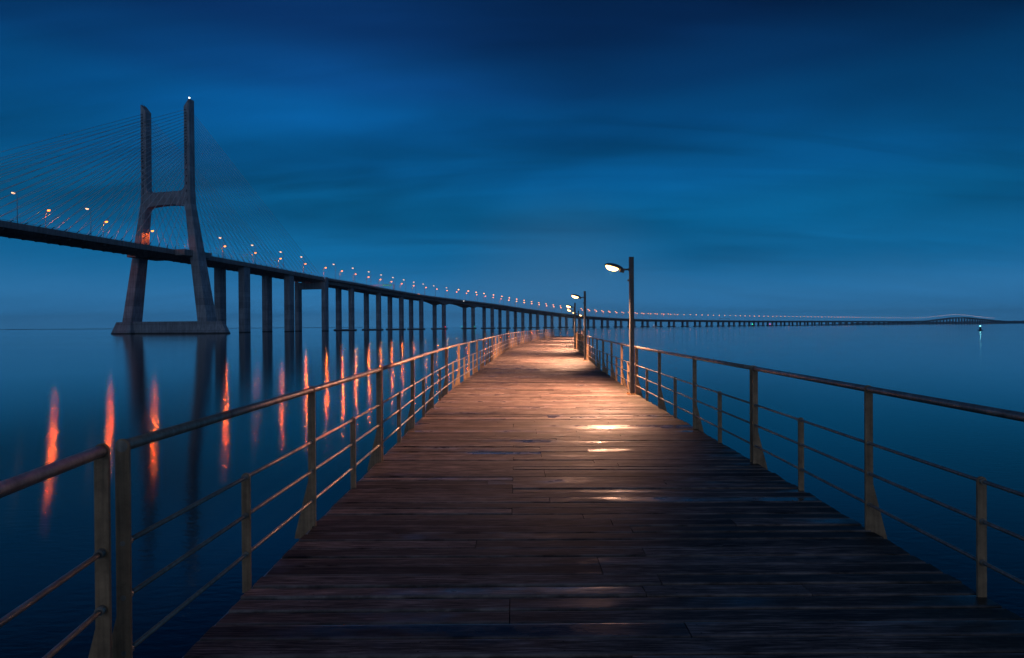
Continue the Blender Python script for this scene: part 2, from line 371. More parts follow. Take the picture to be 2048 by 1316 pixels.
def build_boardwalk():
    n = 1400; mid = []
    cs = [0.]
    for i in range(1, n+1):
        a = (EL.p[i]+ER.p[i])/2; b = (EL.p[i-1]+ER.p[i-1])/2; cs.append(cs[-1]+(a-b).length)
    def pair(s):
        lo, hi = 0, n
        while hi-lo > 1:
            m = (lo+hi)//2
            if cs[m] <= s: lo = m
            else: hi = m
        f = (s-cs[lo])/max(1e-9, cs[hi]-cs[lo])
        return EL.p[lo].lerp(EL.p[hi], f), ER.p[lo].lerp(ER.p[hi], f)
    mb = MB(); uvs = []; edge = []
    pitch = .146; k = 0; s = 0.
    while s + pitch < cs[-1]:
        gap = .011 + random.random()*.008
        l0, r0 = pair(s); l1, r1 = pair(s+pitch-gap)
        width = (r0-l0).length
        # board ends: staggered butt joints over the joists
        joints = random.choice([(.36,), (.55, .78), (.44,), (.64,), (.3, .72), (.5,), (), (.58,)])
        ends = [-.012 + random.uniform(-.01, .01)/width] + list(joints) + [1.012 + random.uniform(-.012, .012)/width]
        rz = random.uniform(-.0035, .0035)
        for a, b in zip(ends[:-1], ends[1:]):
            a2 = a + (.0006 if a > 0 else 0); b2 = b - (.0006 if b < 1 else 0)
            dz = rz + random.uniform(-.0012, .0012); tilt = max(-.006, min(.006, random.gauss(0, .0026)))
            nseg = 2
            rings = []; ru = []
            for q in range(nseg+1):
                t = a2 + (b2-a2)*q/nseg
                p0 = l0.lerp(r0, t); p1 = l1.lerp(r1, t)
                prof = [(0, -.034), (0, -.005), (.028, -.0006), (.1, .0007), (.9, .0007), (.972, -.0006), (1, -.005), (1, -.034)]
                rings.append([Vector((*p0.lerp(p1, x), z + dz + (tilt*(1 if x > .5 else -1) if z > -.02 else 0))) for x, z in prof])
                ru.append(t*width)
            base = [mb.add(r) for r in rings]
            kk = len(rings[0])
            for q in range(nseg):
                for i in range(kk-1):
                    mb.face((base[q]+i, base[q+1]+i, base[q+1]+i+1, base[q]+i+1), 0, False)
                    xi = [0, .004, .004, .0145, .127, .136, .14, .14]
                    uvs.extend([(ru[q], xi[i]), (ru[q+1], xi[i]), (ru[q+1], xi[i+1]), (ru[q], xi[i+1])])
                    edge.extend([width-ru[q], width-ru[q+1], width-ru[q+1], width-ru[q]])
            for q in (0, nseg):
                mb.face([base[q]+i for i in range(kk)])
                uvs.extend([(ru[q], 0)]*kk); edge.extend([width-ru[q]]*kk)
        s += pitch; k += 1
    ob = mb.build('boardwalk', M_WOOD, fix=False)
    me = ob.data
    lay = me.uv_layers.new(name='board')
    for i, u in enumerate(uvs): lay.data[i].uv = u
    at = me.attributes.new('edge_distance', 'FLOAT', 'CORNER')
    at.data.foreach_set('value', edge)
    bm = bmesh.new(); bm.from_mesh(me); bmesh.ops.recalc_face_normals(bm, faces=bm.faces); bm.to_mesh(me); bm.free()
    tag(ob, kind='structure')
    # timber joists and steel edge beams under the planks
    for side, cv, sg, top, wid in (('l', EL, -1, -.03, .075), ('r', ER, 1, -.15, .06)):
        e = MB(); rings = []
        for i in range(0, 181):
            ss = cv.len*i/180; p = cv.at(ss); t = cv.tan(ss); nn = Vector((t.y, -t.x))*sg
            a = p + nn*.012; b = p + nn*(.012+wid)
            rings.append([(a.x, a.y, top), (b.x, b.y, top-.004), (b.x, b.y, top-.26), (a.x, a.y, top-.26)])
        e.loft(rings); e.build('edge_beam', M_EDGE, ob)
    j = MB()
    for fr in (.06, .25, .44, .63, .82, .95):
        rings = []
        for i in range(0, 161):
            ii = int(i*1400/160); p = EL.p[ii].lerp(ER.p[ii], fr); q = EL.p[ii].lerp(ER.p[ii], fr+.018)
            rings.append([(p.x, p.y, -.04), (q.x, q.y, -.04), (q.x, q.y, -.22), (p.x, p.y, -.22)])
        j.loft(rings)
    j.build('joists', M_TIMBER, ob)
    for i in range(9):
        ii = int(70 + i*1400/9.1)
        for fr in (.12, .88):
            p = EL.p[ii].lerp(ER.p[ii], fr); pl = MB()
            pl.tube([(p.x, p.y, WATER_Z-3), (p.x, p.y, -.42)], .16, 12); pl.build('pile', M_PIER, ob)
        a, b = EL.p[ii].lerp(ER.p[ii], .02), EL.p[ii].lerp(ER.p[ii], .98)
        cb = MB(); d = (b-a); u = d.normalized(); v = Vector((-u.y, u.x))
        cb.box((*((a+b)/2), -.32), (*(d/2), 0), (*(v*.14), 0), (0, 0, .095)); cb.build('pile_cap', M_PIER, ob)
build_boardwalk()

# ------------------------------------------------------------------ railings
BARS = (.665, .435, .2); TOPZ = 1.075
def railing(pos, tan, s0, s1, sg, bays, label, group, near=True):
    """pos/tan give the edge line; sg=+1 when outward is to the right of travel"""
    o3 = Vector((*pos(s0), 0)); root = empty('railing', o3)
    tag(root, label, 'railing', group)
    def P(s, z, out=0.):
        p = pos(s); t = tan(s); nn = Vector((t.y, -t.x))*sg
        return Vector((p.x + nn.x*out, p.y + nn.y*out, z))
    sd = 12 if near else 6
    nst = max(2, int((s1-s0)/1.1))
    OUT = .03
    st = [s0 + (s1-s0)*i/nst for i in range(nst+1)]
    t = MB(); t.tube([P(s, TOPZ, OUT) for s in st], .025, sd); t.build('handrail', M_RAIL, root, o3)
    for z in BARS:
        t = MB(); t.tube([P(s, z, OUT) for s in st], .0115, sd if near else 5)
        if near:
            for k in range(bays*2+1):
                s = s0 + (s1-s0)*k/(bays*2); s = min(max(s, s0+.022), s1-.022)
                t.tube([P(s-.02, z, OUT), P(s+.02, z, OUT)], .0185, 10)
        t.build('bar', M_RAIL, root, o3)
    for k in range(bays*2+1):
        s = s0 + (s1-s0)*k/(bays*2)
        if k == 0: s += .008
        if k == bays*2: s -= .008
        tall = k % 2 == 0
        top = TOPZ+.002 if tall else BARS[0]
        d2 = tan(s); al = Vector((d2.x, d2.y, 0)); nn = Vector((d2.y, -d2.x, 0))*sg
        w2, th = (.029, .0065) if tall else (.026, .006)
        prof = []
        for q in range(9):    # rounded top round the tube
            a = PI*q/8; prof.append((w2*math.cos(a), top + (w2*math.sin(a) if near else w2*math.sin(a))))
        prof = [(w2, -.035)] + prof + [(-w2, -.035)]
        m = MB(); c = P(s, 0, OUT)
        m.prism(prof, c, nn, (0, 0, 1), al, -th, th)
        post = m.build('post', M_PLATE, root, o3)
        if tall:
            g = MB(); g.prism([(w2+.001, .36), (w2+.001, -.1), (w2+.112, -.1), (w2+.106, -.06)], c, nn, (0, 0, 1), al, -.004, .004)
            gs = g.build('gusset', M_PLATE, post, o3)
    return root

sL = lambda y: EL.s_at_y(y)
sR = lambda y: ER.s_at_y(y)
GL, GR = 'railing sections along the left edge of the boardwalk', 'railing sections along the right edge of the boardwalk'
def splay(f): return lambda s: EL.at(s) + Vector((-f(EL.at(s).y), 0))
railing(splay(lambda y: .1 - (2.27-y)*.15), EL.tan, sL(-2.0), sL(2.29), -1, 2, 'railing section cut off by the lower left corner, ending before a narrow gap', GL)
a = sL(2.38); joints = [a, sL(6.62)]
while joints[-1] + 9 < EL.len: joints.append(joints[-1] + 6.55)
joints.append(EL.len)
for i, (p, q) in enumerate(zip(joints[:-1], joints[1:])):
    lab = ('weathered steel railing section just right of the narrow gap, lower left' if i == 0 else
           'steel railing section on the left edge, %s from the narrow gap' % ordinal(i+1))
    if i == len(joints)-2: lab = 'farthest steel railing section on the left edge, meeting the end railing'
    railing(splay(lambda y: .085*max(0, 1-(y-2.38)/3.4)) if i == 0 else EL.at, EL.tan, p+.03, q-.03, -1, 2 if i == 0 else 3, lab, GL, i < 4)
joints = [sR(.06), sR(6.47)]
while joints[-1] + 9 < ER.len: joints.append(joints[-1] + 6.45)
joints.append(ER.len)
for i, (p, q) in enumerate(zip(joints[:-1], joints[1:])):
    lab = ('unlit dark railing section nearest the camera, running off the right side' if i == 0 else
           'steel railing section on the right edge, %s from the camera' % ordinal(i+1))
    if i == len(joints)-2: lab = 'farthest steel railing section on the right edge, meeting the end railing'
    railing(ER.at, ER.tan, p+.03, q-.03, 1, 3, lab, GR, i < 4)
a, b = EL.at(EL.len), ER.at(ER.len); dv = (b-a).normalized(); ln = (b-a).length
railing(lambda s: a + dv*s, lambda s: dv, .1, ln-.1, -1, 2, 'railing across the far end of the boardwalk', None, False)

# ------------------------------------------------------------------ boardwalk lamp posts
def ellipsoid(mb, c, ax, ay, az, nu=16, nv=8, lo=0., hi=PI, mat=0):
    c, ax, ay, az = map(Vector, (c, ax, ay, az)); rings = []
    for i in range(nv+1):
        th = lo + (hi-lo)*i/nv
        rings.append([c + az*math.cos(th) + (ax*math.cos(2*PI*k/nu) + ay*math.sin(2*PI*k/nu))*max(math.sin(th), .002) for k in range(nu)])
    mb.loft(rings, mat, True, True)
def make_lamp_post():
    root = empty('lamp_post')
    H = 3.12
    m = MB(); r_ = []
    for z in (0.012, H):
        r_.append([(x*.05, y*.05, z) for x, y in ((-1,-.8),(-.8,-1),(.8,-1),(1,-.8),(1,.8),(.8,1),(-.8,1),(-1,.8))])
    m.loft(r_); m.box((0, 0, H+.004), (.053, 0, 0), (0, .053, 0), (0, 0, .004)); post = m.build('post', M_POLE, root)
    d = MB(); d.box((-.0, -.0535, .55), (.034, 0, 0), (0, .002, 0), (0, 0, .2)); d.build('service_door', M_POLE, post)
    m = MB(); m.box((0, 0, .006), (.11, 0, 0), (0, .11, 0), (0, 0, .006))
    for i in (-1, 1):
        for j in (-1, 1): m.tube([(i*.08, j*.08, .012), (i*.08, j*.08, .04)], .011, 6)
    m.build('base_plate', M_RUST, root)
    m = MB(); m.tube([(-.05, 0, 2.845), (-.2, 0, 2.845)], .02, 10); m.tube([(-.052, 0, 2.845), (-.062, 0, 2.845)], .04, 12)
    m.build('arm', M_POLE, root)
    m = MB(); m.tube([(-.05, 0, 2.6), (-.085, 0, 2.6)], .018, 8); m.tube([(-.075, 0, 2.575), (-.075, 0, 2.615)], .016, 8); m.build('sensor', M_POLE, root)
    # head: shallow oval shell, tilted up at its outer end, lens bulging below
    th = R(16); ex = Vector((-math.cos(th), 0, math.sin(th))); ez = Vector((math.sin(th), 0, math.cos(th))); ey = Vector((0, 1, 0))
    c = Vector((-.2, 0, 2.84)) + ex*.2
    h = MB(); ellipsoid(h, c, ex*.23, ey*.135, ez*.085, 20, 6, 0, PI/2)
    h.box(c - ex*.19 - ez*.02, ex*.05, ey*.055, ez*.04)
    h.tube([c - ez*.0 - ex*.001, c - ez*.012 - ex*.001], .1, 12)
    head = h.build('lamp_head', M_POLE, root)
    l = MB(); ellipsoid(l, c + ex*.045 - ez*.004, ex*.15, ey*.115, ez*.085, 16, 5, PI/2+.02, PI)
    l.build('lens', E_WARM, head)
    return root, c + ex*.045 - ez*.12
proto, lc = make_lamp_post()
LAMPS = [(2.735, 13.0), (3.3, 25.7), (4.27, 38.5), (5.27, 48.), (6.9, 59.), (9.13, 72.)]
LL = ['tallest looking lamp post with a glaring lamp, nearest the camera', 'lit boardwalk lamp post, second nearest the camera',
      'lit boardwalk lamp post, third nearest the camera', 'lit boardwalk lamp post almost hidden behind the third one',
      'lit boardwalk lamp post, fifth from the camera', 'lit boardwalk lamp post, farthest from the camera, behind the second one']
def copy_tree(o, parent=None):
    c = o.copy(); C.objects.link(c)
    if parent: c.parent = parent
    for ch in list(o.children):
        if ch.type != 'LIGHT': copy_tree(ch, c)
    return c
for i, (x, y) in enumerate(LAMPS):
    o = proto if i == 0 else copy_tree(proto)
    t = ER.tan(ER.s_at_y(y)); o.location = (x, y, .004); o.rotation_euler = (0, 0, math.atan2(t.y, t.x) - PI/2)
    tag(o, LL[i], 'lamp post', 'lamp posts along the right side of the boardwalk')
    sp = bpy.data.lights.new('lamp_light', 'SPOT'); sp.energy = 3600. if i == 0 else 5200.; sp.color = (1., .49, .285); sp.spot_size = R(150); sp.spot_blend = .6; sp.shadow_soft_size = .08
    so = bpy.data.objects.new('lamp_light', sp); C.objects.link(so); so.parent = o
    so.location = lc; so.rotation_euler = (0, R(40), 0)

# ------------------------------------------------------------------ cable-stayed bridge
T = Vector((.9707, -.2402, 0)); D = Vector((.2402, .9707, 0)); C0 = Vector((-230.8, 383., 0)); UP = Vector((0, 0, 1))
def B(u, s, z): return C0 + T*u + D*s + UP*z
def top_z(s):      # parapet top of the straight bridge
    pts = [(-300, 55.2), (-113, 53.5), (0, 52.6), (80, 51.0), (163, 48.7)]
    for (a, za), (b, zb) in zip(pts[:-1], pts[1:]):
        if s <= b: return za + (zb-za)*(s-a)/(b-a)
    return 48.7
bridge = empty('cable_stayed_bridge', B(0, 0, WATER_Z)); bo = Vector(bridge.location)
tag(bridge, 'concrete cable-stayed bridge with one tall H-shaped tower standing in the water', 'bridge')
EDGE = [(15.5, 0), (15.62, -1.2), (15.5, -3.1), (13.6, -3.1), (13.3, -1.75), (-13.3, -1.75), (-13.6, -3.1), (-15.5, -3.1), (-15.62, -1.2), (-15.5, 0),
        (-15.15, 0), (-15.0, -1.1), (15.0, -1.1), (15.15, 0)]
m = MB(); m.loft([[B(u, s, top_z(s)+z) for u, z in EDGE] for s in (-270, -200, -113, -60, 0, 40, 80, 120, 162.6)]); m.build('deck', M_DECK, bridge, bo)
for k in range(-33, 25):
    s = k*6.6 + 3.3; z = top_z(s)
    m = MB(); m.prism([(-13.4, -1.6), (-13.4, -3.0), (-12.4, -3.85), (12.4, -3.85), (13.4, -3.0), (13.4, -1.6)], B(0, s, z), T, UP, D, -.28, .28)
    m.build('floor_beam', M_DECK, bridge, bo)
# parapet rails
for u in (15.3, -15.3):
    m = MB(); m.tube([B(u, s, top_z(s)+.55) for s in range(-270, 163, 12)] + [B(u, 162, top_z(162)+.55)], .07, 6)
    for s in range(-268, 162, 3): m.box(B(u, s, top_z(s)+.27), T*.05, D*.05, UP*.27)
    m.build('guard_rail', M_GREY, bridge, bo)

LEG = [(3.0, 27.2, 35.0, 4.75), (6.2, 26.7, 34.3, 4.6), (53, 19.8, 26.0, 3.5), (84, 15.7, 20.5, 2.65), (94, 15.4, 19.9, 2.5), (146, 15.3, 19.7, 2.45)]
tw = MB()
for sg in (1, -1):
    rings = []
    for z, ui, uo, a in LEG:
        c = .35
        rings.append([B(sg*ui, -a+c, z), B(sg*(ui+c), -a, z), B(sg*(uo-c), -a, z), B(sg*uo, -a+c, z), B(sg*uo, a-c, z), B(sg*(uo-c), a, z), B(sg*(ui+c), a, z), B(sg*ui, a-c, z)])
    zt = lambda u: 148 + (u-15.3)/4.4*5.2
    a, c, ui, uo = 2.45, .35, 15.3, 19.7
    rings.append([B(sg*uu, ss, zt(uu)) for uu, ss in ((ui, -a+c), (ui+c, -a), (uo-c, -a), (uo, -a+c), (uo, a-c), (uo-c, a), (ui+c, a), (ui, a-c))])
    tw.loft(rings)
    for j in range(24):   # cable anchor niches
        pass
# crossbeam with filleted corners
poly = []
for q in range(9):
    a = PI + (PI/2)*q/8; poly.append((15.6-.2 + -4.2 + -4.2*0 + 4.2*(-math.cos(a-PI))*-1 + 0, 0)) if False else None
poly = []
def arc(cx, cz, r, a0, a1, n=7): return [(cx + r*math.cos(R(a0+(a1-a0)*i/n)), cz + r*math.sin(R(a0+(a1-a0)*i/n))) for i in range(n+1)]
poly += [(-15.9, 97.)] + arc(-15.4+4, 97., 4., 180, 270) + arc(15.4-4, 97., 4., 270, 360) + [(15.9, 97.)]
poly += [(16.8, 79.)] + arc(16.1-3.6, 80.0, 3.6, 0, 90) + [(6, 84.1), (0, 84.3), (-6, 84.1)] + arc(-16.1+3.6, 80.0, 3.6, 90, 180) + [(-16.8, 79.)]
tw.prism(poly, B(0, 0, 0), T, UP, D, -2.15, 2.15)
# tie beam
tw.loft([[B(u, s, z) for s, z in ((-3.6, WATER_Z-3), (-3.6, 5.4), (-3.0, 6.2), (3.0, 6.2), (3.6, 5.4), (3.6, WATER_Z-3))] for u in (-28, 28)])
tower = tw.build('tower', M_TOWER, bridge, bo)
for sg in (1, -1):
    m = MB()
    bot = [(24.5, -7), (38, -7), (46.8, -2), (46.8, 2), (38, 7), (24.5, 7)]
    top = [(26, -5.6), (37, -5.6), (42.8, -1.4), (42.8, 1.4), (37, 5.6), (26, 5.6)]
    m.loft([[B(sg*u, s, WATER_Z-3) for u, s in bot], [B(sg*u, s, WATER_Z+.3) for u, s in bot], [B(sg*u, s, 6.0) for u, s in top]])
    m.build('pedestal', M_TOWER, tower, bo)
    m = MB(); m.box(B(sg*19.3, 1., 50.9), T*3.75, D*11.5, UP*1.9); m.build('deck_bracket', M_DECK, bridge, bo)
m = MB(); ellipsoid(m, B(19.4, -1.6, 153.9), (.55, 0, 0), (0, .55, 0), (0, 0, .45), 10, 6); m.tube([B(19.4, -1.6, 152.5), B(19.4, -1.6, 153.6)], .2, 8, 1)
m.build('aviation_light', [E_WHITE, M_DARK], tower, bo)
m = MB()
for q in range(5): m.tube([B(-19+q*.7, -1+.5*(q % 2), 150), B(-19+q*.7, -1+.5*(q % 2), 154.6-q*.9)], .09, 5)
m.build('lightning_rods', M_DARK, tower, bo)
def leg_u(z):
    return (15.5+19.8)/2 if z > 94 else 17.6 + (94-z)*.06
def anchor_z(k):
    j = 23-k
    return 146.3-1.95*j if j <= 18 else (107.4, 103.2, 98.7, 93.8, 88.2)[j-19]
for sg in (1, -1):
    for fs in (-1, 1):
        for k in range(24):
            s = fs*(9.9 + 6.6*k); za = anchor_z(k); zd = top_z(s)-1.1
            p0 = B(sg*14.75, s, zd); p1 = B(sg*leg_u(za), fs*2.3, za)
            m = MB(); m.tube([p0, p1], .115, 6)
            dd = (p1-p0).normalized(); m.tube([p0, p0+dd*3.6], .2, 7, 1); m.tube([p1-dd*2.2, p1], .19, 6, 1)
            m.build('stay_cable', [M_CABLE, M_DARK], bridge, bo)
# approach piers under the side span
def column(mb, c, t, d, wt, wd, z0, z1, ch=.5, flare=0.):
    def ring(z, f=0.):
        a, b = wt/2+f, wd/2+f
        return [Vector(c) + t*x + d*y + UP*z for x, y in ((-a+ch, -b), (a-ch, -b), (a, -b+ch), (a, b-ch), (a-ch, b), (-a+ch, b), (-a, b-ch), (-a, -b+ch))]
    mb.loft([ring(z0), ring(z1)])
for s in (59.5, 115.):
    for u in (11, -11):
        m = MB(); column(m, B(u, s, 0), T, D, 5.6, 7.2, WATER_Z-3, top_z(s)-1.78); m.build('pier', M_PIER, bridge, bo)
for u in (14.4, -14.4):
    m = MB(); column(m, B(u, 165., 0), T, D, 4.3, 6.2, WATER_Z-3, 44.6)
    m.box(B(u*1.135, 165., 46.4), T*.75, D*1.7, UP*2.6)
    m.build('pier', M_PIER, bridge, bo)
m = MB(); m.box(B(0, 165., 41.2), T*12.2, D*2.4, UP*3.2); m.build('portal_beam', M_PIER, bridge, bo)

# ------------------------------------------------------------------ long viaduct
PAIRS = [(-173,590),(-158,645),(-143,700),(-127,755),(-103,806),(-67,884),(-39,934),(-14,985),(13,1035),(42,1084),(73,1132),(106,1179),(140,1224),
         (176,1268),(214,1311),(253,1353),(293,1393),(335,1432),(378,1469),(422,1505),(468,1539),(513,1574),(558,1609),(603,1644),(648,1679),
         (693,1714),(737,1750),(781,1786),(826,1821)]
ZP = [47.0,45.2,44.0,42.8,41.4,39.6,37.7,35.5,33.1,30.7,28.2,25.6,23.2,21.3,19.6,18.2,17.2,16.6,16.2,15.9,15.6,15.3,15.0,14.7,14.4,14.2,14.0,13.8,13.7]
d0 = Vector((.777, .629)); far = []; zf = []
k = 1
while k*57 < 5600:
    s = k*57.; p = Vector(PAIRS[-1]) + d0*s; far.append((p.x, p.y))
    hp = [(0, 13.7), (1350, 14.), (1600, 17.), (1850, 27.), (2050, 35.), (2180, 37.), (2330, 35.), (2600, 28.), (2900, 21.), (3200, 17.), (3900, 14.5), (6000, 13.)]
    for (a, za), (b, zb) in zip(hp[:-1], hp[1:]):
        if a <= s <= b: zf.append(za + (zb-za)*(s-a)/(b-a)); break
    k += 1
JP = B(0, 165., 0)
ctrl = [tuple(B(0, 108, 0).xy)] + [tuple(JP.xy)] + PAIRS + far
zc = [49.5, 48.65] + ZP + zf
P3 = [Vector((x, y, z)) for (x, y), z in zip(ctrl, zc)]
def cr3(t):
    i = min(int(t), len(P3)-2); f = t-i
    g = lambda k: P3[max(0, min(len(P3)-1, k))]
    p0, p1, p2, p3 = g(i-1), g(i), g(i+1), g(i+2)
    return .5*((2*p1) + (p2-p0)*f + (2*p0-5*p1+4*p2-p3)*f*f + (3*p1-p0-3*p2+p3)*f**3)
def frame(t):
    a, b = cr3(max(0, t-.05)), cr3(min(len(P3)-1, t+.05)); d = (b-a); d.z = 0; d.normalize()
    return cr3(t), Vector((d.y, -d.x, 0)), d
NP = len(PAIRS)
via = empty('viaduct', (P3[1].x, P3[1].y, WATER_Z)); vo = Vector(via.location)
tag(via, 'long concrete viaduct on paired columns curving away to the right horizon', 'viaduct')
def depth(t):     # girder depth below parapet top; haunched beside the navigation span
    base = 5.2
    dmin = min(abs(t-6.0), abs(t-7.0))
    return base + max(0, 1-dmin/.42)**1.8*4.2 if 5 < t < 8 else base
ts = []; t = 1.0 + .012
while t < len(P3)-1:
    ts.append(t); t += .125 if t < 24 else (.5 if t < 60 else 1.)
ts.append(len(P3)-1.001)
SLAB = [(15.5, 0), (15.6, -1.0), (15.5, -2.0), (13.2, -2.2), (11.6, -2.9), (-11.6, -2.9), (-13.2, -2.2), (-15.5, -2.0), (-15.6, -1.0), (-15.5, 0), (-15.15, 0), (-15, -1.1), (15, -1.1), (15.15, 0)]
rings = []
for t in ts:
    p, n_, d_ = frame(t); rings.append([p + n_*u + UP*z for u, z in SLAB])
m = MB(); m.loft(rings); m.build('deck', M_DECK, via, vo)
for sg in (1, -1):
    rings = []
    for t in ts:
        p, n_, d_ = frame(t); h = depth(t)
        rings.append([p + n_*(sg*7.7+u) + UP*z for u, z in ((4.3, -2.85), (3.2, -h), (-3.2, -h), (-4.3, -2.85))])
    m = MB(); m.loft(rings); m.build('girder', M_DECK, via, vo)
    rings = []
    m = MB()
    for t in ts:
        p, n_, d_ = frame(t); q = p + n_*(sg*15.3) + UP*.5
        rings.append([q + n_*x + UP*y for x, y in ((-.08, -.1), (.08, -.1), (.08, .1), (-.08, .1))])
    m.loft(rings)
    tt = 1.02
    while tt < 12: 
        p, n_, d_ = frame(tt); m.box(p + n_*(sg*15.3) + UP*.2, n_*.06, d_*.06, UP*.22); tt += .07
    m.build('guard_rail', M_GREY, via, vo)
rest = MB(); NAV = {6: 'red', 7: 'green'}
for i in range(2, len(P3)-12):
    t = float(i); p, n_, d_ = frame(t); z1 = p.z - depth(t) + .05; idx = i-1
    if p.y > 3900: break
    if idx <= 33:
        for sg in (1, -1):
            m = MB(); column(m, (p.x + n_.x*sg*7.7, p.y + n_.y*sg*7.7, 0), n_, d_, 4.5, 5.4, WATER_Z+1.5, z1, .7); m.build('pier', M_PIER, via, vo)
        m = MB(); c = Vector((p.x, p.y, 0)); ring = []
        for q in range(20):
            a = 2*PI*q/20; x = math.cos(a)*4.8; y = math.sin(a)*4.8
            ring.append((x + (8.2 if math.cos(a) > 0 else -8.2), y))
        m.prism(ring, c, n_, d_, UP, WATER_Z-2, WATER_Z+1.9); ft = m.build('footing', M_PIER, via, vo)
        if i in NAV:
            for u in ((11.5,) if i == 6 else (11.5, -11.5)):
                m = MB(); q = c + n_*u - d_*2; ellipsoid(m, q + UP*1.4, (.42, 0, 0), (0, .42, 0), (0, 0, .42), 8, 6); m.tube([q + UP*(WATER_Z+1.9), q + UP*1.1], .1, 6, 1)
                m.build('navigation_light', [E_RED if i == 6 else E_GREEN, M_DARK], ft, vo)
    else:
        for sg in (1, -1):
            c = (p.x + n_.x*sg*7.7, p.y + n_.y*sg*7.7, 0); column(rest, c, n_, d_, 4.5, 5.4, WATER_Z-2, z1, .7)
        rest.box((p.x, p.y, WATER_Z+.5), n_*12, d_*4, UP*1.2)
tag(rest.build('pier', M_PIER, via, vo), kind='stuff')
p, n_, d_ = frame(6.5); m = MB(); ellipsoid(m, p + n_*15.9 - UP*1.4, (.4, 0, 0), (0, .4, 0), (0, 0, .4), 8, 6); m.build('navigation_light', E_WHITE, via, vo)

# ------------------------------------------------------------------ road lamps on the bridges
LH = 16.2     # pole height above the road
def lamp_meshes(detail):
    k_ = 1.6 if detail else 1.7
    pole = MB(); pole.tube([(0, 0, 0), (0, 0, LH*.6), (0, 0, LH-1.2), (-.25, 0, LH-.45), (-.9, 0, LH-.1), (-1.9, 0, LH)], [.17, .13, .1, .09, .08, .07], 7 if detail else 4)
    th = R(9); ex = Vector((-math.cos(th), 0, math.sin(th))); ez = Vector((math.sin(th), 0, math.cos(th)))
    c = Vector((-2.4, 0, LH+.06)); hs = MB(); ellipsoid(hs, c, ex*.85*k_, Vector((0, .48*k_, 0)), ez*.22, 10, 3, 0, PI/2)
    ls = MB(); ellipsoid(ls, c + ex*.08, ex*.62*k_, Vector((0, .42*k_, 0)), ez*.46*k_, 10, 4, PI/2+.02, PI)
    return pole, hs, ls
pole, hs, ls = lamp_meshes(True)
proto = empty('street_lamp'); po = pole.build('pole', M_GREY, proto); ho = hs.build('lamp_head', M_DARK, po); lo_ = ls.build('lens', E_SODIUM, ho)
pole, hs, ls = lamp_meshes(False)
def merge(parts):
    mb = MB()
    for k, q in enumerate(parts):
        n0 = len(mb.v); mb.v += q.v
        for f in q.f: mb.face([n0+i for i in f], k)
    return mb
farmesh = merge((pole, hs, ls)).build('street_lamp', [M_GREY, M_DARK, E_SODIUM_FAR])
GF = 'street lamps along the far parapet of the bridge and viaduct'; GN = 'street lamps along the near parapet of the bridge and viaduct'
used = [False, False]
def place(p, inward, label, group, simple, white=False):
    rz = math.atan2(inward.y, inward.x) - PI     # local -X looks inward
    if simple:
        o = farmesh if not used[1] else farmesh.copy()
        if used[1]: C.objects.link(o)
        used[1] = True
        if white: o.material_slots[2].link = 'OBJECT'; o.material_slots[2].material = E_FAR
    else:
        o = proto if not used[0] else copy_tree(proto)
        used[0] = True
        if group == GN:
            ln_ = o.children[0].children[0].children[0]; ln_.material_slots[0].link = 'OBJECT'; ln_.material_slots[0].material = E_SODIUM_BACK
    o.location = p; o.rotation_euler = (0, 0, rz); tag(o, label, 'street lamp', group)
    if group == GF and p.y < 1550:
        near = p.y < 520
        sp = bpy.data.lights.new('sodium_light', 'SPOT'); sp.spot_size = R(174); sp.spot_blend = .06; sp.shadow_soft_size = .3
        sp.energy = (1300. if p.x < -270 else 5000.) if near else 10000.; sp.color = (1., .125, .008)
        so = bpy.data.objects.new('sodium_light', sp); C.objects.link(so); so.parent = o; so.location = (-2.5, 0, LH-1.15)
nb = {}
def lab(row, where, k):
    return '%s street lamp on the %s, %s parapet, %s from the tower' % ({'far': 'bright orange', 'near': 'small pale'}[row], where, row, ordinal(k))
far_s = [-103, -68.6, -34, -.6, 32.3, 66.6, 102, 136]; near_s = [-104.2, -66.7, 33, 67, 102, 131]
for i, s in enumerate(far_s):
    l = ['leftmost orange street lamp, at the frame edge', 'glaring orange street lamp among the cables, left of the tower', 'second glaring orange lamp, closest left of the tower',
         'orange lamp lighting the inner face of the left tower leg', 'orange lamp shining beside the right tower leg'][i] if i < 5 else lab('far', 'cable-stayed span', i-4)
    place(B(-14.9, s, top_z(s)-1.1), T, l, GF, False)
for i, s in enumerate(near_s):
    l = ['small pale lamp at far left, high among the cables', 'small pale lamp left of the tower among the cables'][i] if i < 2 else lab('near', 'cable-stayed span', i-1)
    place(B(14.9, s, top_z(s)-1.1), -T, l, GN, False)
# lamps on the viaduct every 28.5 m of arc
acc = 0.; last = cr3(1.05); nxt = 4.; kf = kn = 0; t = 1.05
while t < 83:
    t2 = t + .01; q = cr3(t2); acc += (q-last).length; last = q; t = t2
    if acc >= nxt:
        nxt += 28.5; p, n_, d_ = frame(t); base = p - UP*1.1
        if p.y > 4300: break
        if True:
            kf += 1; place(base - n_*14.9, n_, lab('far', 'viaduct', kf) if p.y < 2500 else 'tiny far street lamp on the viaduct, %s from the tower' % ordinal(kf), GF, p.y > 1000, p.y > 2300)
        if p.y < 1500:
            kn += 1; p2, n2, d2 = frame(t+.22)
            place(p2 - UP*1.1 + n2*14.9, -n2, lab('near', 'viaduct', kn), GN, p.y > 800)

